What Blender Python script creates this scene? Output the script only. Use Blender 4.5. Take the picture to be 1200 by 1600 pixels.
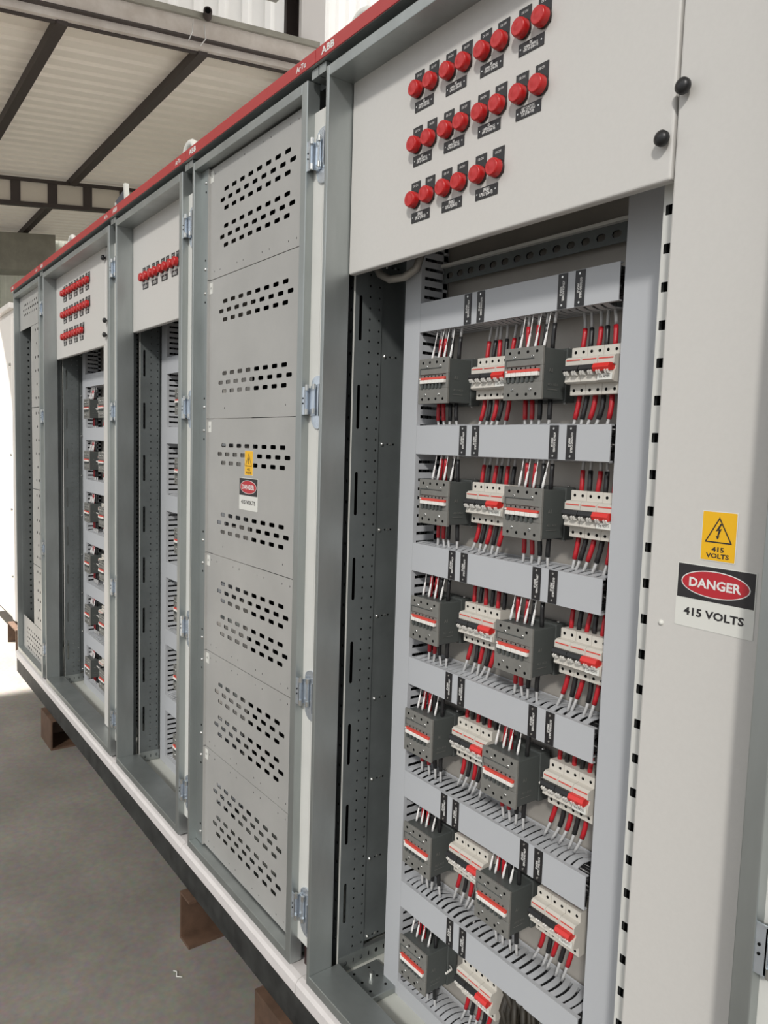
import bpy, math, random
from mathutils import Matrix, Vector
random.seed(7)
SC = bpy.context.scene
COL = SC.collection
for o in list(bpy.data.objects): bpy.data.objects.remove(o)

# ------------------------------------------------------------------ camera
cd = bpy.data.cameras.new('camera'); cam = bpy.data.objects.new('camera', cd); COL.objects.link(cam)
Rw = ((0.5952482950820799, 0.8029654665196257, 0.030429044986604828),
      (0.08855378269537431, -0.027913891432081655, -0.9956801907417152),
      (-0.7986474158051332, 0.5953715430233777, -0.0877213257181217))
r, d, f = (Vector(v) for v in Rw)
M = Matrix(((r.x, -d.x, -f.x, 0.0), (r.y, -d.y, -f.y, -0.89), (r.z, -d.z, -f.z, 1.595), (0, 0, 0, 1)))
cam.matrix_world = M
cd.sensor_fit = 'VERTICAL'; cd.sensor_height = 36.0; cd.sensor_width = 27.0; cd.lens = 1165.0/1600*36
cd.clip_start = 0.02; cd.clip_end = 200
SC.camera = cam
# ------------------------------------------------------------------ light
W = bpy.data.worlds.new('daylight'); SC.world = W; W.use_nodes = True
bg = W.node_tree.nodes['Background']; bg.inputs[1].default_value = 1.0
# overcast outdoors: a bright sky on the far side of the sheeting, duller yard in front
_n = W.node_tree; _tc0 = _n.nodes.new('ShaderNodeTexCoord'); _sp = _n.nodes.new('ShaderNodeSeparateXYZ'); _n.links.new(_tc0.outputs['Generated'], _sp.inputs[0])
_mr = _n.nodes.new('ShaderNodeMapRange'); _mr.inputs['From Min'].default_value = -0.25; _mr.inputs['From Max'].default_value = 0.6; _mr.inputs['To Min'].default_value = 0.0; _mr.inputs['To Max'].default_value = 1.0
_n.links.new(_sp.outputs['Z'], _mr.inputs['Value'])
_m2 = _n.nodes.new('ShaderNodeMapRange'); _m2.inputs['From Min'].default_value = -0.1; _m2.inputs['From Max'].default_value = 0.6; _m2.inputs['To Min'].default_value = 0.0; _m2.inputs['To Max'].default_value = 1.0
_n.links.new(_sp.outputs['Y'], _m2.inputs['Value'])
_c1 = _n.nodes.new('ShaderNodeMix'); _c1.data_type = 'RGBA'; _c1.inputs[6].default_value = (0.36, 0.355, 0.345, 1); _c1.inputs[7].default_value = (1.30, 1.34, 1.38, 1); _n.links.new(_mr.outputs[0], _c1.inputs[0])
_c2 = _n.nodes.new('ShaderNodeMix'); _c2.data_type = 'RGBA'; _c2.inputs[7].default_value = (2.5, 2.45, 2.35, 1); _n.links.new(_c1.outputs[2], _c2.inputs[6]); _n.links.new(_m2.outputs[0], _c2.inputs[0])
_n.links.new(_c2.outputs[2], bg.inputs[0])
def sun(name, travel, energy, color, angle):
    l = bpy.data.lights.new(name, 'SUN'); l.energy = energy; l.color = color; l.angle = math.radians(angle)
    o = bpy.data.objects.new(name, l); COL.objects.link(o); o.location = (3, -4, 6)
    o.rotation_euler = Vector(travel).to_track_quat('-Z', 'Y').to_euler(); return o
sun('bay_daylight', (-0.85, 1.0, -0.87), 2.1, (1.0, 0.965, 0.91), 5.0)
sp = bpy.data.lights.new('roof_gap_sunbeam', 'SPOT'); sp.energy = 7500; sp.color = (1.0, 0.96, 0.9)
sp.spot_size = math.radians(47); sp.spot_blend = 0.08; sp.shadow_soft_size = 0.05
so = bpy.data.objects.new('roof_gap_sunbeam', sp); COL.objects.link(so); so.location = (-7.5, -1.6, 5.1)
so.rotation_euler = (Vector((-7.28, -0.22, 0.0)) - so.location).to_track_quat('-Z', 'Y').to_euler()
SC.view_settings.view_transform = 'Standard'; SC.view_settings.look = 'None'
SC.view_settings.gamma = 1; SC.view_settings.use_curve_mapping = False
SC.view_settings.exposure = 0.0

# ------------------------------------------------------------------ materials
def mat(name, col, rough=0.5, metal=0.0, noise=0.0, scale=20.0, stretch=(1, 1, 1), bump=0.0, emit=None, spec=0.5, transl=0.0, col2=None):
    m = bpy.data.materials.new(name); m.use_nodes = True
    nt = m.node_tree; b = nt.nodes['Principled BSDF']
    b.inputs['Base Color'].default_value = (*col, 1); b.inputs['Roughness'].default_value = rough
    b.inputs['Metallic'].default_value = metal; b.inputs['Specular IOR Level'].default_value = spec
    if noise or bump:
        tc = nt.nodes.new('ShaderNodeTexCoord'); mp = nt.nodes.new('ShaderNodeMapping'); mp.inputs['Scale'].default_value = stretch
        nt.links.new(tc.outputs['Object'], mp.inputs['Vector'])
        n = nt.nodes.new('ShaderNodeTexNoise'); n.inputs['Scale'].default_value = scale; n.inputs['Detail'].default_value = 6; n.inputs['Roughness'].default_value = 0.6
        nt.links.new(mp.outputs['Vector'], n.inputs['Vector'])
        if noise:
            cr = nt.nodes.new('ShaderNodeValToRGB')
            c2 = col2 or tuple(max(0, c*(1-noise)) for c in col)
            c3 = col if col2 else tuple(min(1, c*(1+noise)) for c in col)
            cr.color_ramp.elements[0].position = 0.34; cr.color_ramp.elements[1].position = 0.66
            cr.color_ramp.elements[0].color = (*c2, 1); cr.color_ramp.elements[1].color = (*c3, 1)
            nt.links.new(n.outputs['Fac'], cr.inputs['Fac']); nt.links.new(cr.outputs['Color'], b.inputs['Base Color'])
        if bump:
            bp = nt.nodes.new('ShaderNodeBump'); bp.inputs['Strength'].default_value = bump; bp.inputs['Distance'].default_value = 0.002
            nt.links.new(n.outputs['Fac'], bp.inputs['Height']); nt.links.new(bp.outputs['Normal'], b.inputs['Normal'])
    if transl:
        tr = nt.nodes.new('ShaderNodeBsdfTranslucent'); tr.inputs['Color'].default_value = (*col, 1)
        mx = nt.nodes.new('ShaderNodeMixShader'); mx.inputs[0].default_value = transl
        out = nt.nodes['Material Output']
        nt.links.new(b.outputs[0], mx.inputs[1]); nt.links.new(tr.outputs[0], mx.inputs[2]); nt.links.new(mx.outputs[0], out.inputs[0])
    return m
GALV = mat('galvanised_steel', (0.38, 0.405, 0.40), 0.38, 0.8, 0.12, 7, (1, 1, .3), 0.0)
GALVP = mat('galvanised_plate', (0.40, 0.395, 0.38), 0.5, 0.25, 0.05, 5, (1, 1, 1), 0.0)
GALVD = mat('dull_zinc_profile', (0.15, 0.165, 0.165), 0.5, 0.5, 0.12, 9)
ZINC = mat('bright_zinc', (0.62, 0.68, 0.75), 0.25, 0.8, 0.1, 40)
WHITE = mat('light_grey_enamel', (0.56, 0.545, 0.52), 0.45, 0, 0.012, 150)
POSTW = mat('post_enamel', (0.60, 0.60, 0.57), 0.5, 0, 0.03, 12)
DUCT = mat('grey_duct_plastic', (0.44, 0.452, 0.472), 0.5)
PLATE = mat('mounting_plate_steel', (0.40, 0.375, 0.34), 0.45, 0.3, 0.1, 6)
RED = mat('red_fascia', (0.40, 0.035, 0.035), 0.4)
BLACK = mat('black_plastic', (0.012, 0.012, 0.013), 0.4)
HOLE = mat('recess_shade', (0.006, 0.006, 0.006), 0.9, spec=0.05)  # near-black colour standing in for the shade inside holes
CONT = mat('contactor_grey', (0.175, 0.172, 0.158), 0.5, 0, 0.06, 60)
CONTD = mat('contactor_side_grey', (0.068, 0.075, 0.072), 0.5)
CREAM = mat('breaker_cream', (0.57, 0.54, 0.485), 0.4)
TABW = mat('white_tab', (0.75, 0.73, 0.69), 0.35)
REDP = mat('red_toggle', (0.62, 0.03, 0.025), 0.35)
REDS = mat('red_stripe', (0.62, 0.07, 0.05), 0.4)
SCREW = mat('screw_steel', (0.6, 0.6, 0.58), 0.25, 0.9)
WR = mat('red_sleeve', (0.42, 0.012, 0.02), 0.35)
WB = mat('black_sleeve', (0.014, 0.014, 0.015), 0.35)
WG = mat('grey_cable', (0.42, 0.42, 0.42), 0.45)
WW = mat('white_cable', (0.74, 0.73, 0.72), 0.4)
TAG = mat('black_name_plate', (0.017, 0.016, 0.017), 0.4)
TXW = mat('white_engraving', (0.72, 0.71, 0.69), 0.5)
TXK = mat('black_print', (0.02, 0.018, 0.02), 0.5)
LENS = mat('red_lamp_lens', (0.46, 0.014, 0.014), 0.3)
BEZ = mat('lamp_bezel', (0.03, 0.012, 0.012), 0.4)
YEL = mat('yellow_sticker', (0.80, 0.44, 0.006), 0.4)
STW = mat('white_sticker', (0.66, 0.66, 0.62), 0.4)
STR = mat('danger_red', (0.45, 0.02, 0.03), 0.4)
RAILW = mat('white_base_rail', (0.62, 0.59, 0.58), 0.4, 0, 0.03, 20)
BEAM = mat('black_steel_beam', (0.020, 0.021, 0.020), 0.6, 0, 0.5, 14, bump=0.2)
RUST = mat('brown_primer_channel', (0.085, 0.048, 0.03), 0.6, 0, 0.25, 18)
BASEW = mat('floor_plate_enamel', (0.50, 0.51, 0.47), 0.5, 0, 0.03, 10)
BROWN = mat('brown_cable_loom', (0.02, 0.016, 0.01), 0.6, 0, 0.4, 60)

class MB:
    def __init__(s): s.v = []; s.f = []; s.m = []; s.mats = []; s.sm = []
    def mi(s, m):
        if m not in s.mats: s.mats.append(m)
        return s.mats.index(m)
    def add(s, vs, fs, m, smooth=False):
        o = len(s.v); s.v += [tuple(v) for v in vs]; k = s.mi(m)
        for f_ in fs: s.f.append([i+o for i in f_]); s.m.append(k); s.sm.append(smooth)
    def box(s, x0, x1, y0, y1, z0, z1, m):
        s.add([(x0,y0,z0),(x1,y0,z0),(x1,y1,z0),(x0,y1,z0),(x0,y0,z1),(x1,y0,z1),(x1,y1,z1),(x0,y1,z1)],
              [(0,3,2,1),(4,5,6,7),(0,1,5,4),(1,2,6,5),(2,3,7,6),(3,0,4,7)], m)
    def prism(s, poly, x0, x1, m, mp=lambda u, v, w: (w, u, v), smooth=False):   # polygon in (y,z) extruded along x
        n = len(poly)
        s.add([mp(p[0], p[1], x0) for p in poly]+[mp(p[0], p[1], x1) for p in poly],
              [tuple(range(n))[::-1], tuple(range(n, 2*n))], m)
        s.add([mp(p[0], p[1], x0) for p in poly]+[mp(p[0], p[1], x1) for p in poly],
              [(i, (i+1) % n, n+(i+1) % n, n+i) for i in range(n)], m, smooth)
    def lathe(s, c, axis, prof, m, n=20, smooth=True, cap=True):   # prof: (dist along axis, radius)
        a = Vector(axis).normalized(); t = a.orthogonal().normalized(); b = a.cross(t); c = Vector(c); vs = []
        for (h, r_) in prof:
            for i in range(n):
                th = 2*math.pi*(i+.5)/n; vs.append(c+a*h+(t*math.cos(th)+b*math.sin(th))*r_)
        fs = []
        for k in range(len(prof)-1):
            for i in range(n): fs.append((k*n+i, k*n+(i+1) % n, (k+1)*n+(i+1) % n, (k+1)*n+i))
        s.add(vs, fs, m, smooth)
        if cap:
            s.add(vs[:n], [tuple(range(n))[::-1]], m); s.add(vs[-n:], [tuple(range(n))], m)
    def disc(s, c, axis, r_, m, n=12, h=0.0006): s.lathe(c, axis, [(0, r_), (h, r_)], m, n, False)
    def tube(s, pts, r_, m, n=8):
        pts = [Vector(p) for p in pts]; rs = r_ if isinstance(r_, (list, tuple)) else [r_]*len(pts); vs = []; ref = None
        for i, p in enumerate(pts):
            t = (pts[min(i+1, len(pts)-1)]-pts[max(i-1, 0)]).normalized()
            if ref is None: ref = t.orthogonal().normalized()
            u = (ref-t*ref.dot(t)).normalized(); ref = u; w = t.cross(u)
            for k in range(n):
                a = 2*math.pi*k/n; vs.append(p+(u*math.cos(a)+w*math.sin(a))*rs[i])
        fs = [(i*n+k, i*n+(k+1) % n, (i+1)*n+(k+1) % n, (i+1)*n+k) for i in range(len(pts)-1) for k in range(n)]
        fs += [tuple(range(n))[::-1], tuple(range((len(pts)-1)*n, len(pts)*n))]
        s.add(vs, fs, m, True)
    def build(s, name, parent=None, bevel=0.0, seg=2, loc=None, weld=False):
        me = bpy.data.meshes.new(name); me.from_pydata(s.v, [], s.f)
        for mm in s.mats: me.materials.append(mm)
        me.polygons.foreach_set('material_index', s.m); me.polygons.foreach_set('use_smooth', s.sm); me.update()
        o = bpy.data.objects.new(name, me); COL.objects.link(o)
        if parent is not None: o.parent = parent
        if loc is not None: o.location = loc
        if bevel:
            b = o.modifiers.new('bevel', 'BEVEL'); b.width = bevel; b.segments = seg; b.limit_method = 'ANGLE'; b.angle_limit = math.radians(50)
        return o
def FRONT(u, v, w): return (u, w, v)       # plate facing -y: u=x, v=z, w=depth
def SIDE(X): return lambda u, v, w: (X-w, u, v)   # plate facing +x: u=y, v=z
def UP(Z): return lambda u, v, w: (u, v, Z-w)
def holed(mb, u0, u1, v0, v1, w, t, holes, mp, m, inner=None, n=8, back=True, rf=1.0):
    """holes: rows [(vc, hv, [(uc, hu), ...]), ...] sorted by vc, each row a band; real openings through the sheet"""
    inner = inner or m
    def quad(a, b, c, e):
        mb.add([mp(a, c, w), mp(b, c, w), mp(b, e, w), mp(a, e, w)], [(0, 1, 2, 3)], m)
        if back: mb.add([mp(a, c, w+t), mp(b, c, w+t), mp(b, e, w+t), mp(a, e, w+t)], [(3, 2, 1, 0)], m)
    cur = v0
    for vc, hv, row in holes:
        g = hv*0.12+0.0003; a, b = vc-hv-g, vc+hv+g
        if a > cur: quad(u0, u1, cur, a)
        cu = u0
        for uc, hu in row:
            gu = hu*0.1+0.0003; c, e = uc-hu-gu, uc+hu+gu
            if c > cu: quad(cu, c, a, b)
            corners = [(e, b), (c, b), (c, a), (e, a)]; rr = min(hu, hv)*rf
            pts = []
            q = n//4
            for k, (sx, sz) in enumerate(((1, 1), (-1, 1), (-1, -1), (1, -1))):
                cx, cz = uc+sx*(hu-rr), vc+sz*(hv-rr)
                for j in range(q+1):
                    th = math.pi/2*k+math.pi/2*j/q; pts.append((cx+rr*math.cos(th), cz+rr*math.sin(th)))
            L = q+1
            vs = [mp(x, z, w) for x, z in corners]+[mp(x, z, w) for x, z in pts]
            fs = []
            for k in range(4):
                for j in range(q): fs.append((k, 4+k*L+j+1, 4+k*L+j))
                fs.append((k, (k+1) % 4, 4+((k+1) % 4)*L, 4+k*L+q))
            mb.add(vs, fs, m)
            N = len(pts)
            mb.add([mp(x, z, w) for x, z in pts]+[mp(x, z, w+t) for x, z in pts], [(i, (i+1) % N, N+(i+1) % N, N+i) for i in range(N)], inner)
            cu = e
        if u1 > cu: quad(cu, u1, a, b)
        cur = b
    if v1 > cur: quad(u0, u1, cur, v1)
    for (a, b, c, e) in ((u0, u0, v0, v1), (u1, u1, v0, v1)):
        mb.add([mp(a, c, w), mp(a, e, w), mp(a, e, w+t), mp(a, c, w+t)], [(0, 1, 2, 3)], m)
    for c in (v0, v1):
        mb.add([mp(u0, c, w), mp(u1, c, w), mp(u1, c, w+t), mp(u0, c, w+t)], [(0, 1, 2, 3)], m)

_tc = {}
def text_mesh(s, bold=False):
    k = (s, bold)
    if k not in _tc:
        cu = bpy.data.curves.new('lettering', 'FONT'); cu.body = s; cu.size = 1; cu.resolution_u = 2; cu.align_x = 'CENTER'; cu.align_y = 'CENTER'
        cu.space_line = 0.85
        if bold: cu.offset = 0.03
        o = bpy.data.objects.new('lettering', cu); COL.objects.link(o)
        dg = bpy.context.evaluated_depsgraph_get(); me = bpy.data.meshes.new_from_object(o.evaluated_get(dg))
        vs = [tuple(v.co) for v in me.vertices]; fs = [tuple(p.vertices) for p in me.polygons]
        bpy.data.objects.remove(o); bpy.data.curves.remove(cu); bpy.data.meshes.remove(me)
        xs = [v[0] for v in vs]; ys = [v[1] for v in vs]; cx = (min(xs)+max(xs))/2; cy = (min(ys)+max(ys))/2
        vs = [(v[0]-cx, v[1]-cy) for v in vs]; _tc[k] = (vs, fs, max(xs)-min(xs), max(ys)-min(ys))
    return _tc[k]
def text(mb, s, cx, cz, w, h, y, m, rot=0, bold=False):
    """lettering on a surface facing -y, fitted to w x h"""
    vs, fs, tw, th = text_mesh(s, bold)
    sx, sy = w/tw, h/th
    c, sn = math.cos(rot), math.sin(rot)
    out = [(cx+(a*sx)*c-(b*sy)*sn, y, cz+(a*sx)*sn+(b*sy)*c) for a, b in vs]
    mb.add(out, fs, m)

def root(name, loc, label, cat, group=None):
    o = bpy.data.objects.new(name, None); COL.objects.link(o); o.location = loc; o.empty_display_size = 0.05
    o['label'] = label; o['category'] = cat
    if group: o['group'] = group
    return o
def tag(o, label, cat, group=None):
    o['label'] = label; o['category'] = cat
    if group: o['group'] = group
    return o
def structure(mb, name, **k):
    o = mb.build(name, **k); o['kind'] = 'structure'; return o
def copy_tree(o, parent=None):
    c = o.copy(); COL.objects.link(c)
    if parent is not None: c.parent = parent
    for ch in list(o.children): copy_tree(ch, c)
    return c
ORD = ['first', 'second', 'third', 'fourth', 'fifth', 'sixth', 'seventh', 'eighth', 'ninth', 'tenth']

# ================================================================== SETTING
FLOOR = mat('worn_concrete', (0.185, 0.170, 0.150), 0.75, 0, 0.17, 2.2, bump=0.3)
nt = FLOOR.node_tree
n2 = nt.nodes.new('ShaderNodeTexNoise'); n2.inputs['Scale'].default_value = 45; n2.inputs['Detail'].default_value = 8
cr = [n for n in nt.nodes if n.type == 'VALTORGB'][0]; mx = nt.nodes.new('ShaderNodeMix'); mx.data_type = 'RGBA'; mx.blend_type = 'OVERLAY'
mx.inputs[0].default_value = 0.35
nt.links.new([n for n in nt.nodes if n.type == 'TEX_COORD'][0].outputs['Object'], n2.inputs['Vector'])
nt.links.new(cr.outputs['Color'], mx.inputs[6]); nt.links.new(n2.outputs['Color'], mx.inputs[7]); nt.links.new(mx.outputs[2], nt.nodes['Principled BSDF'].inputs['Base Color'])
b = MB(); b.box(-24, 8, -8, 5, -0.1, 0, FLOOR); structure(b, 'floor')

ROOFM = mat('cream_roof_sheet', (0.74, 0.68, 0.60), 0.6, 0, 0.03, 3, transl=0.09)
SHEET = mat('bright_translucent_sheet', (0.80, 0.79, 0.775), 0.6, 0, 0.03, 4, transl=0.5)
ENDM = mat('green_grey_sheet', (0.60, 0.60, 0.52), 0.6, 0, 0.1, 3, transl=0.12)
PURL = mat('dark_brown_steel', (0.05, 0.038, 0.035), 0.6)
BEAMG = mat('weathered_grey_beam', (0.66, 0.61, 0.57), 0.6, 0, 0.25, 4, col2=(0.52, 0.465, 0.42))
GUTT = mat('grey_gutter_steel', (0.30, 0.29, 0.25), 0.5, 0.1, 0.15, 3)
COLW = mat('white_painted_column', (0.72, 0.70, 0.70), 0.5)
def roofz(y): return 5.4+0.123*y
def corrugated(mb, u0, u1, pitch, depth, lo, hi, mp, m, flat=0.55):
    """trapezoid ribs running from lo to hi"""
    pts = []; u = u0
    while u < u1:
        pts += [(u, 0), (u+pitch*flat, 0), (u+pitch*(flat+.1), depth), (u+pitch*0.9, depth)]; u += pitch
    pts.append((u, 0))
    vs = [mp(p[0], lo, p[1]) for p in pts]+[mp(p[0], hi, p[1]) for p in pts]; n = len(pts)
    mb.add(vs, [(i, i+1, n+i+1, n+i) for i in range(n-1)], m)
# low roof: ribs run up the slope
b = MB(); b.box(-8.5, 8.5, -6.0, 4.4, 9.0, 9.05, ROOFM); structure(b, 'ceiling')  # unseen high roof, added to block sky light from above
b = MB(); corrugated(b, -18.2, -7.97, 0.25, 0.03, -6, 3.9, lambda u, v, w: (u, v, roofz(v)+0.14+w), ROOFM)
structure(b, 'ceiling')
for k, y in enumerate((-3.2, -1.8, -0.4, 1.03, 2.46, 3.75)):
    b = MB(); b.box(-18.1, -8.0, y-0.05, y+0.05, roofz(y)+0.02, roofz(y)+0.13, PURL); structure(b, 'trim_%d' % (k+1))
def slopebeam(x0, x1, dz0, dz1, m, y0=-6.0, y1=3.85):
    bb = MB(); vs = []
    for y in (y0, y1):
        for x, dz in ((x0, dz0), (x1, dz0), (x1, dz1), (x0, dz1)): vs.append((x, y, roofz(y)+dz))
    bb.add(vs, [(0, 1, 2, 3), (7, 6, 5, 4), (0, 4, 5, 1), (1, 5, 6, 2), (2, 6, 7, 3), (3, 7, 4, 0)], m); return bb
t = root('eave_beam', (-8.0, 0, 5.4), 'weathered pale grey steel beam along the edge of the low roof, rust streaked', 'beam')
for nm, a in (('web', (-7.96, -7.93, 0.15, 0.34, BEAMG)), ('bottom_flange', (-7.96, -7.90, 0.13, 0.15, PURL)), ('top_pipe', (-7.97, -7.89, 0.34, 0.40, GUTT)), ('inner_flange', (-8.06, -8.02, 0.04, 0.06, PURL)), ('soffit_angle', (-8.02, -7.96, 0.06, 0.15, BEAMG))):
    o = slopebeam(*a).build(nm, t); o.matrix_parent_inverse = Matrix.Translation(-Vector(t.location))
b = MB(); b.lathe((-7.89, 2.46, 6.07), (1, -0.4, 0), [(0, .045), (.12, .045)], PURL, 12); b.lathe((-7.778, 2.415, 6.07), (1, -0.4, 0), [(0, .03), (.002, .03)], HOLE, 12)
tag(b.build('pipe_stub'), 'short dark pipe end sticking out over the pale eave beam', 'pipe')
for pts, lb in ((((-7.885, 2.30, 5.99), (-7.885, 2.29, 5.86), (-7.885, 2.25, 5.76)), 'left of two thin white wires dangling from the pale eave beam by the pipe'), (((-7.885, 2.42, 5.98), (-7.885, 2.44, 5.84), (-7.885, 2.38, 5.75)), 'right of two thin white wires dangling from the pale eave beam by the pipe')):
    b = MB(); b.tube(pts, 0.006, WW, 5); tag(b.build('wire_tie'), lb, 'wire')
t = root('roof_truss', (-13.4, 0, 5.4), 'dark latticed truss crossing under the far part of the low roof', 'truss')
for nm, a in (('top_chord', (-13.45, -13.35, 0.02, 0.07, PURL)), ('bottom_chord', (-13.45, -13.35, -0.36, -0.30, PURL)), ('infill_plate', (-13.41, -13.39, -0.30, 0.02, ROOFM))):
    o = slopebeam(*a).build(nm, t); o.matrix_parent_inverse = Matrix.Translation(-Vector(t.location))
for y in (0.2, 1.0, 1.6, 2.15, 2.7, 3.3):
    b = MB(); b.box(-13.44, -13.36, y-0.07, y+0.07, roofz(y)-0.31, roofz(y)+0.03, PURL); o = b.build('web_post', t); o.matrix_parent_inverse = Matrix.Translation(-Vector(t.location))
tag(slopebeam(-17.6, -16.9, -0.75, -0.02, GUTT, -6, 3.0).build('box_gutter'), 'large grey box gutter under the far end of the roof', 'gutter')
# walls
b = MB(); corrugated(b, -8.3, 7.0, 0.22, 0.035, 0.0, 9.0, FRONT, SHEET); o = structure(b, 'wall_back'); o.location.y = 4.1
b = MB(); corrugated(b, -18.3, -8.7, 0.3, 0.04, 0.0, 5.9, FRONT, ENDM); o = structure(b, 'wall_rear'); o.location.y = 4.0
b = MB(); corrugated(b, -7.0, 4.0, 0.3, 0.04, 0.0, 6.0, lambda u, v, w: (-18.25-w, u, v), ENDM); structure(b, 'wall_left')
b = MB(); corrugated(b, -6.0, 3.9, 0.30, 0.05, 5.0, 9.5, lambda u, v, w: (-8.55-w, u, max(v, roofz(u)+0.17)), SHEET); structure(b, 'wall_clerestory')
b = MB(); b.box(-8.42, -8.36, 3.66, 3.98, 0, 9, PURL); b.box(-8.36, -8.06, 3.80, 3.84, 0, 9, PURL); b.box(-8.06, -8.0, 3.66, 3.98, 0, 9, COLW)  # web and left flange dark: shade of the recess put into colour
tag(b.build('steel_column'), 'tall steel column with white painted flange behind the red strip', 'column')
tag(slopebeam(-8.52, -8.2, 1.05, 1.32, GUTT, -6, 3.6).build('clerestory_rail'), 'grey steel rail crossing high in front of the bright sheeting', 'beam')
b = MB(); b.tube([(-8.02, 1.9, 7.02), (-8.02, 3.72, 6.86)], 0.045, COLW, 6)
tag(b.build('brace'), 'pale thin brace running into the top of the steel column', 'brace')

# ================================================================== CABINETS
ZB, ZT = 0.245, 2.43
def chain(o, t):
    o.matrix_parent_inverse = Matrix.Translation(-Vector(t.location)); return o
def part(mb, name, t, **k):
    return chain(mb.build(name, t, **k), t)
def sub(mb, name, p, **k):        # p is a part whose own location is the origin
    o = mb.build(name, p, **k); return o

def hinge(t, xr, zc, xg):
    """zinc hinge bridging the right lip (outer face at xr) and the post strip up to xg"""
    b = MB()
    b.box(xr-0.002, xr+0.014, 0.002, 0.005, zc-0.032, zc+0.032, ZINC)
    b.box(xr+0.012, xr+0.016, 0.002, 0.020, zc-0.030, zc+0.030, ZINC)
    # leaf on post with rounded ends
    xc = (xr+0.018+xg)/2; hw = (xg-xr-0.018)/2
    poly = [(xc+hw*math.cos(a), zc-0.036+hw*math.sin(a)) for a in [math.pi*(1+i/8) for i in range(9)]]+[(xc+hw*math.cos(a), zc+0.04+hw*0.6*math.sin(a)) for a in [math.pi*i/8 for i in range(9)]]
    b.prism(poly, 0.0165, 0.0208, ZINC, lambda u, v, w: (u, w, v))
    b.box(xg-0.004, xg-0.001, 0.001, 0.019, zc-0.036, zc+0.036, ZINC)
    b.box(xr+0.024, xr+0.040, 0.011, 0.014, zc-0.034, zc+0.034, ZINC)
    h = part(b, 'hinge', t)
    for dz in (-0.026, 0.030):
        c = MB(); c.lathe((xr+0.018, 0.004, zc+dz-0.006), (0, 0, 1), [(0, .0045), (.013, .0045)], SCREW, 10); c.lathe((xr+0.040, 0.010, zc+dz-0.004), (0, 0, 1), [(0, .0045), (.012, .0045)], SCREW, 10)
        c.build('hinge_pin', h)
    for dz in (-0.006, 0.006):
        c = MB(); c.disc((xr+0.005, 0.0015, zc+dz), (0, -1, 0), .002, HOLE, 8, .0007); c.build('pin_hole', h)

HZ = (2.245, 1.695, 1.0, 0.455)
def shell(t, x0, x1, hinges=True):
    """frame, post, top strip, rail and housing of one section; x0, x1 = seams"""
    lo, li = x0+0.038, x0+0.050      # left lip
    ri, ro = x1-0.066, x1-0.041      # right lip
    zl0, zl1 = 0.296, 2.412; zi0, zi1 = 0.320, 2.389
    D = 0.066
    b = MB()   # door frame ring, sheet thickness, returns go back
    b.box(lo, li, 0, D, zl0, zl1, GALV); b.box(ri, ro, 0, 0.034, zl0, zl1, GALV)
    b.box(ri, ri+0.003, 0.003, D, zl0, zl1, GALV)
    b.box(li, ri, 0, D, zi1, zl1, GALV); b.box(li, ri, 0, D+0.02, zl0, zi0, GALV)
    part(b, 'door_frame', t, bevel=0.002)
    b = MB()   # post strips between the sections
    b.box(x0+0.0005, lo, 0.021, 0.036, 0.36, 2.345, POSTW); part(b, 'post_cover', t)
    b = MB(); b.box(ro, x1-0.0005, 0.021, 0.036, 0.36, 2.345, POSTW); part(b, 'post_cover', t)
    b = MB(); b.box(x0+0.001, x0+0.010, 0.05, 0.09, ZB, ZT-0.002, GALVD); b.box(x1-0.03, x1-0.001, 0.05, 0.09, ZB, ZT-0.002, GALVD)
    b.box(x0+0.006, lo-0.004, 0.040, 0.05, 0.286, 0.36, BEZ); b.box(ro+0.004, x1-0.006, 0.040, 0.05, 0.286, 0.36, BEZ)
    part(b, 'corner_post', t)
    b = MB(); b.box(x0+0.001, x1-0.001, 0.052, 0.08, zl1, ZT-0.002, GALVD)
    part(b, 'head_channel', t)
    b = MB(); b.box(x0+0.0012, x1-0.0012, -0.004, 0.05, ZT, ZT+0.004, GALV)
    fs = part(b, 'fascia_bracket', t)
    b = MB(); b.box(x0+0.0012, x1-0.0012, -0.006, 0.0, ZT+0.001, ZT+0.030, RED)
    fa = part(b, 'red_fascia_strip', t, bevel=0.001)
    b = MB(); text(b, 'ABB', x0+0.052, ZT+0.0155, 0.052, 0.0155, -0.0066, TXW, bold=True); chain(b.build('lettering', fa), t).matrix_parent_inverse = Matrix()
    b = MB(); text(b, 'ArTu', x1-0.062, ZT+0.0145, 0.043, 0.013, -0.0066, TXW, bold=True); b.build('lettering', fa)
    b = MB(); pr = [(0.0, 0.243), (0.0, 0.272), (0.006, 0.281), (0.018, 0.285), (0.06, 0.285), (0.06, 0.243)]
    b.prism([(y-0.006, z) for y, z in pr], x0+0.001, x1-0.001, RAILW)
    part(b, 'base_rail', t, bevel=0.002)
    b = MB()
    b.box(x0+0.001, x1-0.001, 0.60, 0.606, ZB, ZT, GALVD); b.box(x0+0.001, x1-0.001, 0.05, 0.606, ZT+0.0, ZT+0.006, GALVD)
    part(b, 'housing', t)
    b = MB(); b.box(x0+0.002, x1-0.002, 0.055, 0.598, 0.262, 0.27, BASEW); part(b, 'floor_plate', t)
    for i in range(2):       # gusset between neighbouring frames under the strip
        b = MB(); xx = x0+0.002 if i == 0 else x1-0.030
        b.box(xx, xx+0.028, 0.004, 0.05, ZT-0.022, ZT-0.002, GALV); part(b, 'strip_bracket', t)
    if hinges:
        for z in HZ: hinge(t, ro, z, x1+0.034)

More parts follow.
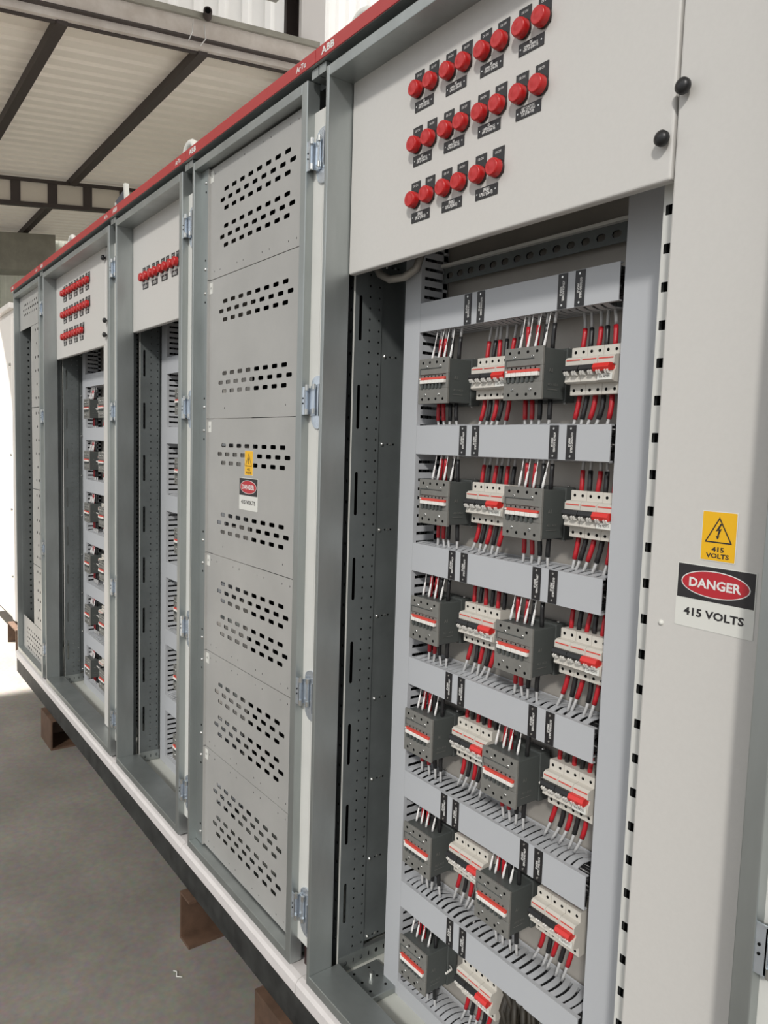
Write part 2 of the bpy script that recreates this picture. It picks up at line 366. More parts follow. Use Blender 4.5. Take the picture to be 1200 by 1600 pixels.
def side_profile(t, x0, full=True):
    """perforated profile, slotted plate and lower rail at the left of an open section"""
    X = x0+0.028
    b = MB()
    rows = []
    z = 0.33
    holes = {}
    k = 0
    while z < 2.33:
        row = [(0.141, 0.0022), (0.168, 0.0022)]
        rows.append((z, 0.0028, row)); z += 0.0256
    # split: strip A with slots (y .095-.125), strip B with dots
    sl = []
    for zc in [0.453+0.2055*i for i in range(10)]:
        sl.append((zc, 0.052, [(0.1145, 0.0042)]))
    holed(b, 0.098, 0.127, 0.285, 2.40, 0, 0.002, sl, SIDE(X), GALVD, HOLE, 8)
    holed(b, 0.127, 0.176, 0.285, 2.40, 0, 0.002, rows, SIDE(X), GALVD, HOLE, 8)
    b.box(X-0.003, X+0.0004, 0.0960, 0.0983, 0.285, 2.40, POSTW)
    part(b, 'slotted_profile', t)
    b = MB(); rr = []
    z = 0.36
    while z < 2.3: rr.append((z, 0.004, [(X-0.016, 0.003)])); z += 0.05
    holed(b, X-0.028, X-0.001, 0.285, 2.40, 0.0985, 0.002, rr, FRONT, GALVD, HOLE, 8)
    part(b, 'perforated_profile', t)
    b = MB(); b.box(X-0.006, X-0.004, 0.172, 0.595, 0.36, 2.40, GALVD)
    b.prism([(0.172, 0.36), (0.166, 0.345), (0.166, 0.325), (0.30, 0.325), (0.595, 0.325), (0.595, 0.36)], X-0.006, X-0.004, GALVD)
    sp_ = part(b, 'side_panel', t)
    for i, zc in enumerate((0.335, 0.545, 0.755, 0.965, 1.175, 1.39, 1.60, 1.81, 2.02)):
        c = MB(); c.lathe((X-0.004, 0.190, zc), (1, 0, 0), [(0, .005), (.002, .0045), (.004, .002)], SCREW, 10)
        for dy, rr_ in ((0.016, .0022), (0.025, .0034), (0.034, .0026)):
            c.disc((X-0.004, 0.190+dy, zc), (1, 0, 0), rr_, HOLE if dy != 0.025 else SCREW, 8)
        c.build('screw', sp_)
    c = MB()
    c.tube([(X-0.003, 0.166+0.017*math.cos(a), 0.43+0.017*math.sin(a)) for a in [math.pi*(.5+i/10) for i in range(11)]], 0.0012, HOLE, 5); c.build('knockout', sp_)
    b = MB()
    holed(b, 0.10, 0.56, 0.272, 0.312, 0, 0.012, [(0.292, 0.006, [(0.12+0.024*i, 0.0045 if i % 2 == 0 else 0.0018) for i in range(18)])], SIDE(X+0.002), GALV, HOLE, 8)
    part(b, 'lower_side_rail', t)

def vduct(x0, x1, z0, z1, side, label, yf=0.18, yb=0.258):
    """vertical wiring duct: lid in front, slotted fingers on the side that faces the devices"""
    t = root('wiring_duct', ((x0+x1)/2, yb, z0), label, 'wiring duct', 'vertical wiring ducts')
    b = MB(); b.box(x0, x1, yf, yf+0.002, z0, z1, DUCT); b.box(x0, x0+0.002, yf+.002, yf+.010, z0, z1, DUCT); b.box(x1-0.002, x1, yf+.002, yf+.010, z0, z1, DUCT)
    part(b, 'lid', t)
    b = MB(); b.box(x0+0.001, x1-0.001, yb-0.002, yb, z0, z1, DUCT)
    z = z0+0.004
    for xs in ((x0+0.0005, x0+0.002), (x1-0.002, x1-0.0005)):
        z = z0+0.002
        while z < z1-0.015:
            b.box(xs[0], xs[1], yf+0.003, yb-0.002, z, z+0.0135, DUCT); z += 0.0205
        b.box(xs[0], xs[1], yb-0.014, yb-0.002, z0, z1, DUCT)
    part(b, 'slotted_trough', t)
    c = MB()
    for i in range(4):
        c.tube([((x0+x1)/2+(i-1.5)*0.011, yf+0.03+0.012*(i % 3), z0+.004+(z1-z0-.008)*q/9) for q in range(10)], 0.0055, WB, 6)
    part(c, 'cable_bundle', t)  # black cables put in to darken the slots
    return t

def hduct(x0, x1, zt, tags, label, group, h=0.064, yf=0.18, yb=0.258):
    """horizontal wiring duct, slotted fingers above and below"""
    t = root('wiring_duct', ((x0+x1)/2, yb, zt-h), label, 'wiring duct', group)
    b = MB(); b.box(x0, x1, yf, yf+0.002, zt-h, zt, DUCT); b.box(x0, x1, yf+.002, yf+.009, zt-0.0018, zt, DUCT); b.box(x0, x1, yf+.002, yf+.009, zt-h, zt-h+0.0018, DUCT)
    lid = part(b, 'lid', t)
    b = MB(); b.box(x0, x1, yb-0.002, yb, zt-h, zt, DUCT)
    for zz, sg in ((zt-0.0025, 1), (zt-h+0.001, -1)):
        b.box(x0, x1, yb-0.010, yb-0.002, zz, zz+0.0015, DUCT)
        x = x0+0.004; k = 0
        while x < x1-0.014:
            bow = 0.008*math.sin((x-x0)*9+zt*7); lift = 0.002+0.0035*abs(math.sin(x*13+zt*3))
            vs = []
            for j in range(6):
                tt = j/5; y = yb-0.008-(yb-0.008-yf-0.003)*tt; dx = bow*math.sin(math.pi*tt)+bow*tt; dz = sg*lift*math.sin(math.pi*tt)
                w0, w1 = 0.0, 0.0124
                vs += [(x+w0+dx, y, zz+dz), (x+w1+dx, y, zz+dz), (x+w1+dx, y, zz+dz+0.0015), (x+w0+dx, y, zz+dz+0.0015)]
            fs = []
            for j in range(5):
                o_ = 4*j; fs += [(o_, o_+1, o_+5, o_+4), (o_+1, o_+2, o_+6, o_+5), (o_+2, o_+3, o_+7, o_+6), (o_+3, o_, o_+4, o_+7)]
            fs += [(0, 3, 2, 1), (20, 21, 22, 23)]
            b.add(vs, fs, DUCT); x += 0.0182
    part(b, 'slotted_trough', t)
    if tags or zt < 0.4:
        c = MB(); random.seed(int(zt*100))
        for i in range(12):
            yy = yf+0.012+0.0095*(i % 6); z0_ = zt-0.013-0.026*(i//6)
            c.tube([(x0+.003+(x1-x0-.006)*q/6, yy+random.uniform(-.003, .003), z0_+random.uniform(-.004, .004)) for q in range(7)], 0.0052, WB, 6)
        part(c, 'cable_bundle', t)  # black filling added so the gaps between fingers look dark
    for k, xt in enumerate(tags):
        c = MB(); c.box(xt, xt+0.0205, yf-0.0016, yf-0.0002, zt-h+0.001, zt-0.001, TAG)
        text(c, ('ATPN DB INCOMER\nMMDP-20', 'OUTGOING CABLES\nMMDP-20')[k % 2], xt+0.0102, zt-h/2, 0.036, 0.0105, yf-0.002, TXW, rot=-math.pi/2, bold=True)
        for zz in (zt-0.007, zt-h+0.007): c.disc((xt+0.0102, yf-0.0016, zz), (0, -1, 0), 0.0021, SCREW, 8, .0008)
        c.build('name_plate', lid)
    return t

# ---------------------------------------------------------------- devices
def wire(parent, p, m, up, lean, sleeve, total, r1=0.0043, r2=0.0029, m2=None, dy=0.0):
    """sleeved conductor leaving p upward or downward into the duct"""
    s = 1 if up else -1; x, y, z = p; b = MB()
    c = random.uniform(-.003, .003)
    P = lambda q: (x+lean*q*q*1.0+c*math.sin(q*3.1), y+dy*q, z+s*total*q)
    k = sleeve/total
    b.tube([(x, y, z-s*0.004)]+[P(k*i/4) for i in range(1, 5)], r1, m, 9)
    b.tube([P(k+(1-k)*i/3) for i in range(4)], r2, m2 or WG, 8)
    return b.build('wire', parent)
def ferrule_wire(parent, p, lean, total):
    x, y, z = p; b = MB()
    P = lambda q: (x+lean*q*q+0.002*math.sin(q*4), y+0.008*q, z+total*q)
    b.tube([P(0), P(.10), P(.36), P(.40)], [.0024, .0028, .0020, .0010], WW, 7); b.tube([P(.38+.62*i/5) for i in range(6)], 0.0010, WW, 6)
    return b.build('wire', parent)
CW, CH = 0.096, 0.097
def make_contactor():
    t = root('contactor', (0, 0, 0), 'x', 'contactor', 'grey contactors')
    b = MB(); b.box(-CW/2+.002, CW/2-.002, 0.160, 0.222, -0.046, 0.046, CONTD)
    b.box(-CW/2, CW/2, 0.222, 0.250, -0.050, 0.050, CONTD)
    b.box(-0.04, 0.04, 0.250, 0.262, -0.02, 0.02, CONTD)
    b.build('body', t, bevel=0.0015)
    b = MB(); b.box(-CW/2, CW/2, 0.155, 0.1605, -CH/2, -0.016, CONT); b.box(-CW/2, CW/2, 0.155, 0.1605, 0.014, CH/2, CONT)
    b.box(-CW/2, -CW/2+.006, 0.155, 0.1605, -0.016, 0.014, CONT); b.box(CW/2-.006, CW/2, 0.155, 0.1605, -0.016, 0.014, CONT)
    b.box(-CW/2+.006, CW/2-.006, 0.1575, 0.1605, -0.016, 0.014, CONT)
    b.box(-CW/2+.006, CW/2-.02, 0.1535, 0.155, 0.026, 0.028, CONTD); b.box(-CW/2+.004, -CW/2+.006, 0.1535, 0.155, 0.012, 0.028, CONTD)
    fr = b.build('front_cover', t, bevel=0.0006, seg=1)
    for i in range(4):
        for z in (0.0395, -0.0385):
            c = MB(); c.lathe((-0.034+0.0226*i, 0.1547, z), (0, 1, 0), [(0, .0030), (.001, .0030)], HOLE, 12); c.build('terminal_hole', fr)
    for x, z in ((-0.021, 0.031), (0.024, 0.031), (-0.024, -0.029), (0.021, -0.029)):
        c = MB(); c.lathe((x, 0.155, z), (0, -1, 0), [(0, .0034), (.0012, .0034), (.0018, .0022)], SCREW, 10); c.disc((x+.001, 0.1530, z), (0, -1, 0), .0012, HOLE, 6); c.build('screw', fr)
    for i in range(6):
        c = MB(); x = -0.034+0.0118*i; c.box(x-.0028, x+.0028, 0.1525, 0.158, -0.016, -0.005, CONTD); c.disc((x+.004, 0.1572, 0.0105), (0, -1, 0), .0017, HOLE, 6); c.build('rib', fr)
    b = MB(); b.box(-0.041, 0.041, 0.1515, 0.158, 0.0025, 0.0075, REDS); b.box(-0.0415, -0.036, 0.151, 0.1516, 0.0030, 0.0065, STW); b.build('red_strip', t, bevel=0.0006, seg=1)
    for i in range(6):
        c = MB(); x = -0.0395+0.0128*i+(0.0)
        c.box(x, x+0.0118+(0.004 if i == 5 else 0), 0.1500, 0.158, -0.0055, 0.0022, TABW); c.build('white_tab', t, bevel=0.0008, seg=1)
    b = MB()
    for k in range(3): b.lathe((CW/2+0.022, 0.214-0.006*k, 0.006-.001*k), (0, -1, 0.1), [(0, .0022), (.005, .0026)], TABW, 8)
    b.tube([(CW/2, 0.226, 0.0), (CW/2+0.012, 0.222, 0.003), (CW/2+0.022, 0.214, 0.006)], .0016, TABW, 6)
    b.build('signal_plug', t)
    b = MB(); x = CW/2+.0002
    text(b, 'A1', 0, 0, 1, 1, 0, CONT); b.v = [(x, 0.178+v[0]*0.010, 0.006+v[2]*0.007) for v in b.v]
    n_ = len(b.v); text(b, 'AC-1  AC-3', 0, 0, 1, 1, 0, CONT); b.v = b.v[:n_]+[(x, 0.185+v[0]*0.026, -0.02+v[2]*0.004) for v in b.v[n_:]]
    b.box(x-.0001, x, 0.170, 0.198, -0.0295, -0.0288, CONT)
    b.build('side_marking', t)
    c = MB(); c.lathe((CW/2-.010, 0.240, 0.051), (0, 0, 1), [(0, .004), (.002, .003)], SCREW, 8); c.lathe((CW/2-.010, 0.236, -0.0505), (0, -1, 0), [(0, .004), (.004, .003)], SCREW, 8); c.build('fixing_screw', t)
    return t
def contactor_wires(t, seed, top=0.066, bot=0.046):
    random.seed(seed)
    for i, x in enumerate((-0.026, -0.008, 0.012, 0.034)):
        m = WR if i < 2 else WB
        wire(t, (x+random.uniform(-.002, .002), 0.195, 0.046), m, True, random.uniform(0.002, 0.012), top*0.72, top+0.02)
        ferrule_wire(t, (x-0.010+random.uniform(-.002, .002), 0.182, 0.047), random.uniform(0.006, 0.016), top+0.014)
        wire(t, (x-0.004+random.uniform(-.002, .002), 0.200, -0.046), m, False, random.uniform(-0.004, 0.008), bot*0.8, bot+0.016, r1=0.0047)
def make_breaker():
    """two-pole breaker, 35 mm wide, origin mid-left on the plate"""
    t = root('circuit_breaker', (0, 0, 0), 'x', 'circuit breaker', 'cream circuit breakers')
    b = MB(); w = 0.0348
    prof = [(0.256, -0.040), (0.202, -0.043), (0.200, -0.042), (0.200, -0.0235), (0.186, -0.0225), (0.183, -0.020), (0.186, -0.004), (0.190, 0.0), (0.190, 0.006), (0.183, 0.008), (0.183, 0.0205), (0.188, 0.024), (0.200, 0.025), (0.200, 0.042), (0.202, 0.043), (0.256, 0.040)]
    b.prism(prof[::-1], 0.0004, w, CREAM)
    b.build('body', t)
    b = MB(); b.box(0.003, w-.002, 0.1822, 0.1832, 0.0172, 0.0192, REDS); b.build('red_line', t)
    b = MB(); b.prism([(0.190, -0.002), (0.176, -0.0035), (0.1735, 0.001), (0.1765, 0.0085), (0.190, 0.0095)], 0.001, w+.0002, BLACK); b.build('toggle', t, bevel=.0006, seg=1)
    for i in range(2):
        b = MB()
        for dx in (-.0025, .0025): b.prism([(0.186, -0.010), (0.175, -0.009), (0.1715, -0.0035), (0.176, -0.001), (0.186, -0.004)], 0.0087+0.0175*i+dx-.0012, 0.0087+0.0175*i+dx+.0012, TABW)
        b.build('toggle_tab', t)
        for z in (0.034, -0.034):
            c = MB(); c.lathe((0.0087+0.0175*i, 0.1997, z), (0, 1, 0), [(0, .0029), (.001, .0029)], HOLE, 12); c.build('terminal_hole', t)
    return t
def breaker_parts(t, kind, seed, num=None, top=0.062, bot=0.054):
    random.seed(seed)
    if kind == 'red':
        for ch in t.children:
            if ch.name.startswith('toggle') and not ch.name.startswith('toggle_tab'):
                ch.data = RED_TOGGLE; ch['label'] = 'red toggle'
        b = MB(); b.box(0.003, 0.0335, 0.1825, 0.1829, -0.0195, -0.0085, STW)
        b.v = [(x, y-0.0022+(z+0.0195)*0.10, z) for x, y, z in b.v]
        text(b, num or 'DB NO.', 0.0185, -0.014, 0.021, 0.0042, 0.1802, TXK)
        b.build('circuit_label', t)
    ln = random.uniform(-0.006, 0.014)
    for i, m in ((0, WR), (1, WB)):
        x = 0.0087+0.0175*i
        wire(t, (x, 0.218, 0.042), m, True, -ln, top*0.6, top+0.016, r1=.0045, r2=.003, dy=0.01)
        if kind == 'red' and i == 1: continue
        wire(t, (x, 0.218, -0.042), m, False, -random.uniform(0.006, 0.020), bot*0.8, bot+0.02, r1=.0047, r2=.003, dy=-0.01)

ZC = (1.738, 1.478, 1.214, 0.951, 0.684, 0.408)
ZBK = (1.740, 1.483, 1.225, 0.967, 0.704, 0.441)
DT = (1.915, 1.644, 1.377, 1.110, 0.836, 0.563, 0.308)
proto_c = make_contactor(); proto_b = make_breaker()
tb = MB(); tb.prism([(0.190, -0.002), (0.175, -0.005), (0.171, 0.002), (0.175, 0.0090), (0.190, 0.0095)], -0.002, 0.0315, REDP)
_o = tb.build('toggle'); RED_TOGGLE = _o.data; bpy.data.objects.remove(_o)
used = {'c': False, 'b': False}
def place(kind, loc, label, group=None):
    p = proto_c if kind == 'c' else proto_b
    t = copy_tree(p); t.location = loc; t['label'] = label
    if group: t['group'] = group
    return t

def mounting(t, x0, x1, dep=0.262):
    b = MB(); b.box(x0, x1, dep, dep+0.003, 0.30, 2.36, PLATE); part(b, 'mounting_plate', t)
def din_rails(t, x0, x1):
    for z in ZBK:
        b = MB(); b.box(x0, x1, 0.251, 0.2575, z-0.0175, z+0.0175, GALV); b.box(x0, x1, 0.2575, 0.262, z-0.012, z+0.012, GALV)
        part(b, 'din_rail', t)

# ---------------------------------------------------------------- control panels with lamps
def lamp(parent, x, z, y, txt):
    b = MB()
    b.box(x-0.0138, x+0.0138, y-0.0016, y, z-0.010, z+0.036, TAG)
    b.lathe((x, y-0.0016, z), (0, -1, 0), [(0, .0160), (.0035, .0160), (.0042, .0152)], BEZ, 24)
    b.lathe((x, y-0.0055, z), (0, -1, 0), [(0, .0155), (.0085, .0155), (.0130, .0142), (.0140, .0128), (.0135, .0118), (.0150, .006), (.0154, .001)], LENS, 28)
    text(b, txt, x, z+0.0285, 0.014, 0.0042, y-0.002, TXW)
    return b.build('indicator_lamp', parent)
def plate3(parent, cx, cz, y, lines, w=0.056, h=0.0195):
    b = MB(); b.box(cx-w/2, cx+w/2, y-0.0014, y, cz-h/2, cz+h/2, TAG)
    text(b, lines, cx, cz, w*0.58, h*0.76, y-0.0017, TXW, bold=True)
    for s in (-1, 1): b.disc((cx+s*(w/2-.005), y-0.0014, cz), (0, -1, 0), .0015, SCREW, 8, .0006)
    return b.build('name_plate', parent)
def knob(parent, x, z, y):
    b = MB(); b.lathe((x, y, z), (0, -1, 0), [(0, .0045), (.005, .0045), (.0055, .0095), (.008, .0108), (.014, .0106), (.0175, .006), (.018, .001)], BLACK, 20)
    return b.build('panel_knob', parent)
def control_panel(t, x0, x1, z0, z1, rows, xs, pitch, knobs, dbs):
    y = 0.062
    b = MB(); b.box(x0, x1, y, y+0.018, z0, z1, WHITE); p = part(b, 'control_panel', t, bevel=0.004, seg=3)
    zz = (2.2935, 2.1887, 2.0832); pz = (2.2635, 2.1600, 2.0510)
    if len(rows) == 1: zz = (2.187,); pz = (2.155,)
    k = 0
    for r_, n in enumerate(rows):
        for i in range(n):
            xx = xs+pitch*i
            lamp(p, xx, zz[r_], y, 'DB ON'); lamp(p, xx+0.0435, zz[r_], y, 'DB OFF')
            if len(rows) == 3 and r_ == 2: s = 'SPARE%d\nUPS LP (DB-%d)' % (i+1, 15+i)
            elif r_ == 1 and i == 3: s = 'GF CAFFEE\nUPS LP LPN/\nLP (DB-10)'
            elif r_ == 1 and i == 2: s = 'GF\nOPEN OFFICE\nUPS LP (DB-14)'
            else: s = 'GF\nOPEN OFFICE\nUPS LP (DB-%02d)' % dbs[k % len(dbs)]
            plate3(p, xx+0.0165, pz[r_], y, s); k += 1
    for kx, kz in knobs: knob(p, kx, kz, y)
    return p

def danger_signs(t, parent, x, z, y, wy=0.0485):
    """415 volts stickers; x,z = centre of the yellow one"""
    def rounded(cx, cz, w, h, r_):
        out = []
        for sx, sz, a0 in ((1, 1, 0), (-1, 1, 90), (-1, -1, 180), (1, -1, 270)):
            for j in range(5):
                a = math.radians(a0+22.5*j); out.append((cx+sx*(w/2-r_)+r_*math.cos(a), cz+sz*(h/2-r_)+r_*math.sin(a)))
        return out
    F = lambda u, v, w: (u, w, v)
    b = MB(); b.prism(rounded(x, z, 0.050, 0.068, .001), y-0.0004, y, STW, F); b.prism(rounded(x, z, 0.0475, 0.0655, .001), y-0.0007, y-0.0004, YEL, F)
    # triangle outline
    def tri(s, cz0): return [(x, cz0+0.0235*s), (x-0.0195*s, cz0-0.0118*s), (x+0.0195*s, cz0-0.0118*s)]
    A, B = tri(1.0, z+0.003), tri(0.85, z+0.003)
    for i in range(3):
        j = (i+1) % 3; b.add([F(*A[i], y-0.001), F(*A[j], y-0.001), F(*B[j], y-0.001), F(*B[i], y-0.001)], [(0, 1, 2, 3)], TXK)
    bolt = [(0.0015, 0.014), (-0.0045, 0.0035), (-0.0005, 0.0045), (-0.0022, -0.003), (-0.004, -0.003), (-0.0014, -0.0075), (0.0014, -0.003), (-0.0002, -0.003), (0.0038, 0.0075), (0.0002, 0.0062), (0.004, 0.014)]
    for tri3 in ((0, 1, 10), (1, 2, 10), (2, 9, 10), (2, 3, 9), (3, 8, 9), (3, 7, 8), (4, 5, 6)):
        b.add([F(x+bolt[i][0], z+0.0035+bolt[i][1], y-0.001) for i in tri3], [(0, 1, 2)], TXK)
    text(b, '415', x, z-0.0175, 0.0175, 0.0068, y-0.001, TXK, bold=True); text(b, 'VOLTS', x, z-0.0262, 0.0325, 0.0066, y-0.001, TXK, bold=True)
    b.build('warning_sticker', parent)
    cx, cz = x-0.0005, z-0.0855; w, h = 0.112, 0.089
    b = MB(); b.prism(rounded(cx, cz, w, h, .002), y-0.0004, y, STW, F)
    b.box(cx-w/2+.0015, cx+w/2-.0015, y-0.0008, y-0.0004, cz-0.004, cz+h/2-.0015, TXK)
    for rr, m, dy in ((1.0, TXW, .0010), (0.96, STR, .0012)):
        pts = [F(cx+0.049*(rr if rr == 1 else .968)*math.cos(2*math.pi*i/48), cz+0.0195+0.0185*(rr if rr == 1 else .93)*math.sin(2*math.pi*i/48), y-dy) for i in range(48)]
        b.add(pts, [tuple(range(48))], m)
    text(b, 'DANGER', cx, cz+0.0195, 0.074, 0.0132, y-0.0015, TXW, bold=True); text(b, '415 VOLTS', cx, cz-0.0225, 0.086, 0.0115, y-0.0008, TXK, bold=True)
    b.build('danger_sticker', parent)

# ---------------------------------------------------------------- the five sections
def cabinet(x0, x1, label):
    return root('switchgear_cabinet', ((x0+x1)/2, 0.3, ZB), label, 'electrical cabinet', 'switchgear cabinets in one row')
S = [(-4.92, -4.18), (-4.18, -2.98), (-2.98, -2.235), (-2.235, -1.49), (-1.49, -0.37)]
c5 = cabinet(*S[4], 'nearest open cabinet with eleven pairs of red lamps and danger stickers on white cover')
c4 = cabinet(*S[3], 'cabinet closed by six slotted steel plates with small danger stickers on one')
c3 = cabinet(*S[2], 'open cabinet with a single row of red lamps, left of the slotted plate one')
c2 = cabinet(*S[1], 'open cabinet with three dense rows of red lamps, second from the far end')
c1 = cabinet(*S[0], 'farthest cabinet of the row, with narrow vertical opening and dotted plates')
for c, s in zip((c1, c2, c3, c4, c5), S): shell(c, *s)

# --- open sections 5, 2, 3
def cable_hole_strip(t, xs):
    b = MB(); rows = []
    z = 0.30
    while z < 2.38: rows.append((z, 0.0072, [(xs+0.0105, 0.0064)])); z += 0.0550
    holed(b, xs, xs+0.036, 0.285, 2.40, 0.100, 0.0025, rows, FRONT, POSTW, HOLE, 8, rf=0.15)
    b.box(xs+0.001, xs+0.036, 0.112, 0.113, 0.285, 2.40, HOLE)  # black strip added behind the holes, paints their shade
    b.box(xs-0.0005, xs+0.001, 0.1025, 0.135, 0.285, 2.40, GALV)
    part(b, 'square_hole_profile', t)
def open_section(t, x0, dx, wide):
    side_profile(t, x0)
    if wide:
        # right hand cover door
        cx0, cx1 = -0.630+dx, -0.447+dx
        b = MB(); b.box(cx0, cx1, 0.064, 0.082, 0.322, 2.388, WHITE); cov = part(b, 'cover_door', t, bevel=0.003, seg=2)
        cable_hole_strip(t, -0.667+dx)
        return cov
cov = open_section(c5, S[4][0], 0.0, True)
danger_signs(c5, cov, -0.5275, 1.488, 0.0637)
for x, z in ((-0.605, 1.355), (-0.456, 1.352)):
    b = MB(); b.lathe((x, 0.064, z), (0, -1, 0), [(0, .0042), (.002, .0038), (.0035, .001)], STW, 12); b.build('cap', cov)
open_section(c2, S[1][0], -2.69-0.0, True)
open_section(c3, S[2][0], 0, False)
p5 = control_panel(c5, -1.438, -0.6335, 1.977, 2.402, (4, 4, 3), -1.2020, 0.0924, ((-0.6440, 2.0330), (-0.6160, 2.0930)), (5, 7, 9, 11, 12, 13, 14, 10))
p2 = control_panel(c2, -4.128, -3.285, 1.985, 2.402, (5, 5, 4), -3.962, 0.0980, ((-3.285, 2.345), (-3.262, 2.085), (-3.266, 2.026)), (1, 2, 3, 4, 5, 6, 7, 8))
p3 = control_panel(c3, -2.928, -2.310, 2.000, 2.402, (4,), -2.800, 0.0965, (), (1, 2, 3, 4))
# mounting plates
mounting(c5, -1.39, -0.70); din_rails(c5, -1.31, -0.77)
mounting(c2, -4.10, -3.36); din_rails(c2, -4.02, -3.46)
mounting(c3, -2.945, -2.31); din_rails(c3, -2.87, -2.34)
# upper perforated cross bar and cable loop in the nearest section
b = MB(); holed(b, -1.31, -0.72, 1.964, 1.998, 0.235, 0.003, [(1.980, 0.0065, [(-1.29+0.034*i, 0.010) for i in range(17)])], FRONT, GALVD, HOLE, 8)
b.box(-1.31, -0.72, 0.225, 0.238, 1.998, 2.004, POSTW); part(b, 'cross_bar', c5)
b = MB(); b.tube([(-1.45, 0.14, 2.02), (-1.43, 0.145, 1.990), (-1.40, 0.15, 1.975), (-1.36, 0.16, 1.975), (-1.33, 0.17, 1.99), (-1.32, 0.175, 2.02)], 0.009, PLATE, 10); part(b, 'cable_loop', c5)
# gland bracket on the floor plate
b = MB(); b.box(-1.435, -1.33, 0.10, 0.20, 0.2705, 0.288, GALV)
for k in range(6): b.disc((-1.42+0.035*(k % 3), 0.12+0.045*(k//3), 0.288), (0, 0, 1), .0035, HOLE, 8)
b.lathe((-1.39, 0.15, 0.288), (0, 0, 1), [(0, .005), (.012, .005)], SCREW, 10); part(b, 'gland_bracket', c5, bevel=.002)

names = {5: 'nearest open cabinet', 2: 'cabinet with dense lamp rows', 3: 'cabinet with one lamp row'}
def fill(sec, dx, xr, sxr, breakers_):
    nm = names[sec]
    vduct(-1.378+dx, -1.322+dx, 0.275 if sec != 5 else 0.272, 2.36, 'r', 'left vertical grey wiring duct in the %s' % nm)
    if xr: vduct(xr, xr+0.056, 0.272, 2.36, 'l', 'right vertical grey wiring duct in the %s' % nm)
for sec, dx, x1v in ((5, 0.0, -0.786), (2, -2.72, -3.44), (3, -1.563, None)):
    nm = names[sec]
    vduct(-1.378+dx, -1.322+dx, 0.272, 2.36, 'r', 'tall vertical grey wiring duct at the left inside the %s' % nm)
    if x1v: vduct(x1v, x1v+0.076, 0.272, 2.36, 'l', 'tall vertical grey wiring duct at the right inside the %s' % nm)
tagx = {0: (-1.176, -1.138, -0.927, -0.888), 1: (-1.176, -1.138, -0.930, -0.890), 2: (-1.195, -1.157, -0.955, -0.915), 3: (-1.190, -1.150, -0.948, -0.905), 4: (-1.190, -1.152, -0.953, -0.916), 5: (-1.155, -1.114), 6: ()}
rowname = ['top', 'second', 'third', 'fourth', 'fifth', 'sixth', 'lowest']
for k, z in enumerate(DT):
    hduct(-1.3215, -0.796, z, tagx[k], '%s horizontal grey slotted wiring duct in the nearest open cabinet' % rowname[k], 'horizontal wiring ducts of the nearest cabinet')
for k, z in enumerate(DT):
    hduct(-4.0415, -3.45, z, (), '%s horizontal grey wiring duct in the cabinet with dense lamp rows' % rowname[k], 'horizontal wiring ducts of the dense lamp cabinet')
    hduct(-2.8845, -2.33, z, (), '%s horizontal grey wiring duct in the cabinet with one lamp row' % rowname[k], 'horizontal wiring ducts of the one lamp row cabinet')
XL = (-1.241, -1.226, -1.243, -1.250, -1.241, -1.241); XR = (-0.982, -0.968, -0.975, -0.997, -1.000)
rn = ['top', 'second', 'third', 'fourth', 'fifth', 'lowest']
for k in range(6):
    g = 'contactors in the nearest open cabinet'
    c = place('c', (XL[k], 0, ZC[k]), 'dark grey contactor at the left of the %s device row in the nearest open cabinet' % rn[k], g); contactor_wires(c, 10+k)
    if k < 5:
        c = place('c', (XR[k], 0, ZC[k]), 'dark grey contactor in the middle of the %s device row in the nearest open cabinet' % rn[k], g); contactor_wires(c, 30+k)
    for side, xs in (('left', (-1.152, -1.152, -1.160, -1.168, -1.163, -1.122)[k]), ('right', (-0.905, -0.890, -0.897, -0.908, -0.922, None)[k])):
        if xs is None: continue
        for j in range(3):
            w = ('first', 'second', 'third')[j]
            if side == 'left' and j == 2 and k < 5 and xs+0.07 > XR[k]-0.048+0.05: pass
            c = place('b', (xs+0.0352*j, 0, ZBK[k]), '%s-toggled breaker, %s of the %s trio, %s row, nearest open cabinet' % ('red' if j == 2 else 'black', w, side, rn[k]), 'breakers in the nearest open cabinet')
            breaker_parts(c, 'red' if j == 2 else 'black', 100+k*7+j+(50 if side == 'right' else 0), 'DB NO:%02d' % ((8 if side == 'left' else 9)+2*k))
b = MB(); random.seed(3)
for i in range(26):
    a = random.uniform(0, .08); b.tube([(-1.0+a, 0.18+random.uniform(0, .05), 0.50), (-0.99+a, 0.17+random.uniform(0, .05), 0.45), (-0.985+a+random.uniform(-.02, .02), 0.19, 0.40), (-0.98+a, 0.2, 0.34)], .0065, BROWN, 6)
tag(b.build('cable_loom'), 'dark brown bundle of cables below the sixth wiring duct, bottom of nearest cabinet', 'cable bundle')
# section 2 devices (seen small through the gap)
for k in range(6):
    g = 'contactors in the cabinet with dense lamp rows'
    for j, x in enumerate((-3.932, -3.680)):
        c = place('c', (x, 0, ZC[k]), 'small distant contactor, %s in the %s row of the cabinet with dense lamp rows' % (('first', 'second')[j], rn[k]), g); contactor_wires(c, 200+k*2+j)
    for j in range(2):
        c = place('b', (-3.835+0.036*j, 0, ZBK[k]), '%s distant cream breaker in the %s row of the cabinet with dense lamp rows' % (('first', 'second')[j], rn[k]), 'breakers in the cabinet with dense lamp rows'); breaker_parts(c, 'black', 300+k*2+j)
for k in range(6):
    c = place('c', (-2.685, 0, ZC[k]), 'partly hidden contactor in the %s row of the cabinet with one lamp row' % rn[k], 'contactors in the cabinet with one lamp row'); contactor_wires(c, 400+k)
for p in (proto_c, proto_b):
    for ch in list(p.children_recursive): bpy.data.objects.remove(ch)
    bpy.data.objects.remove(p)

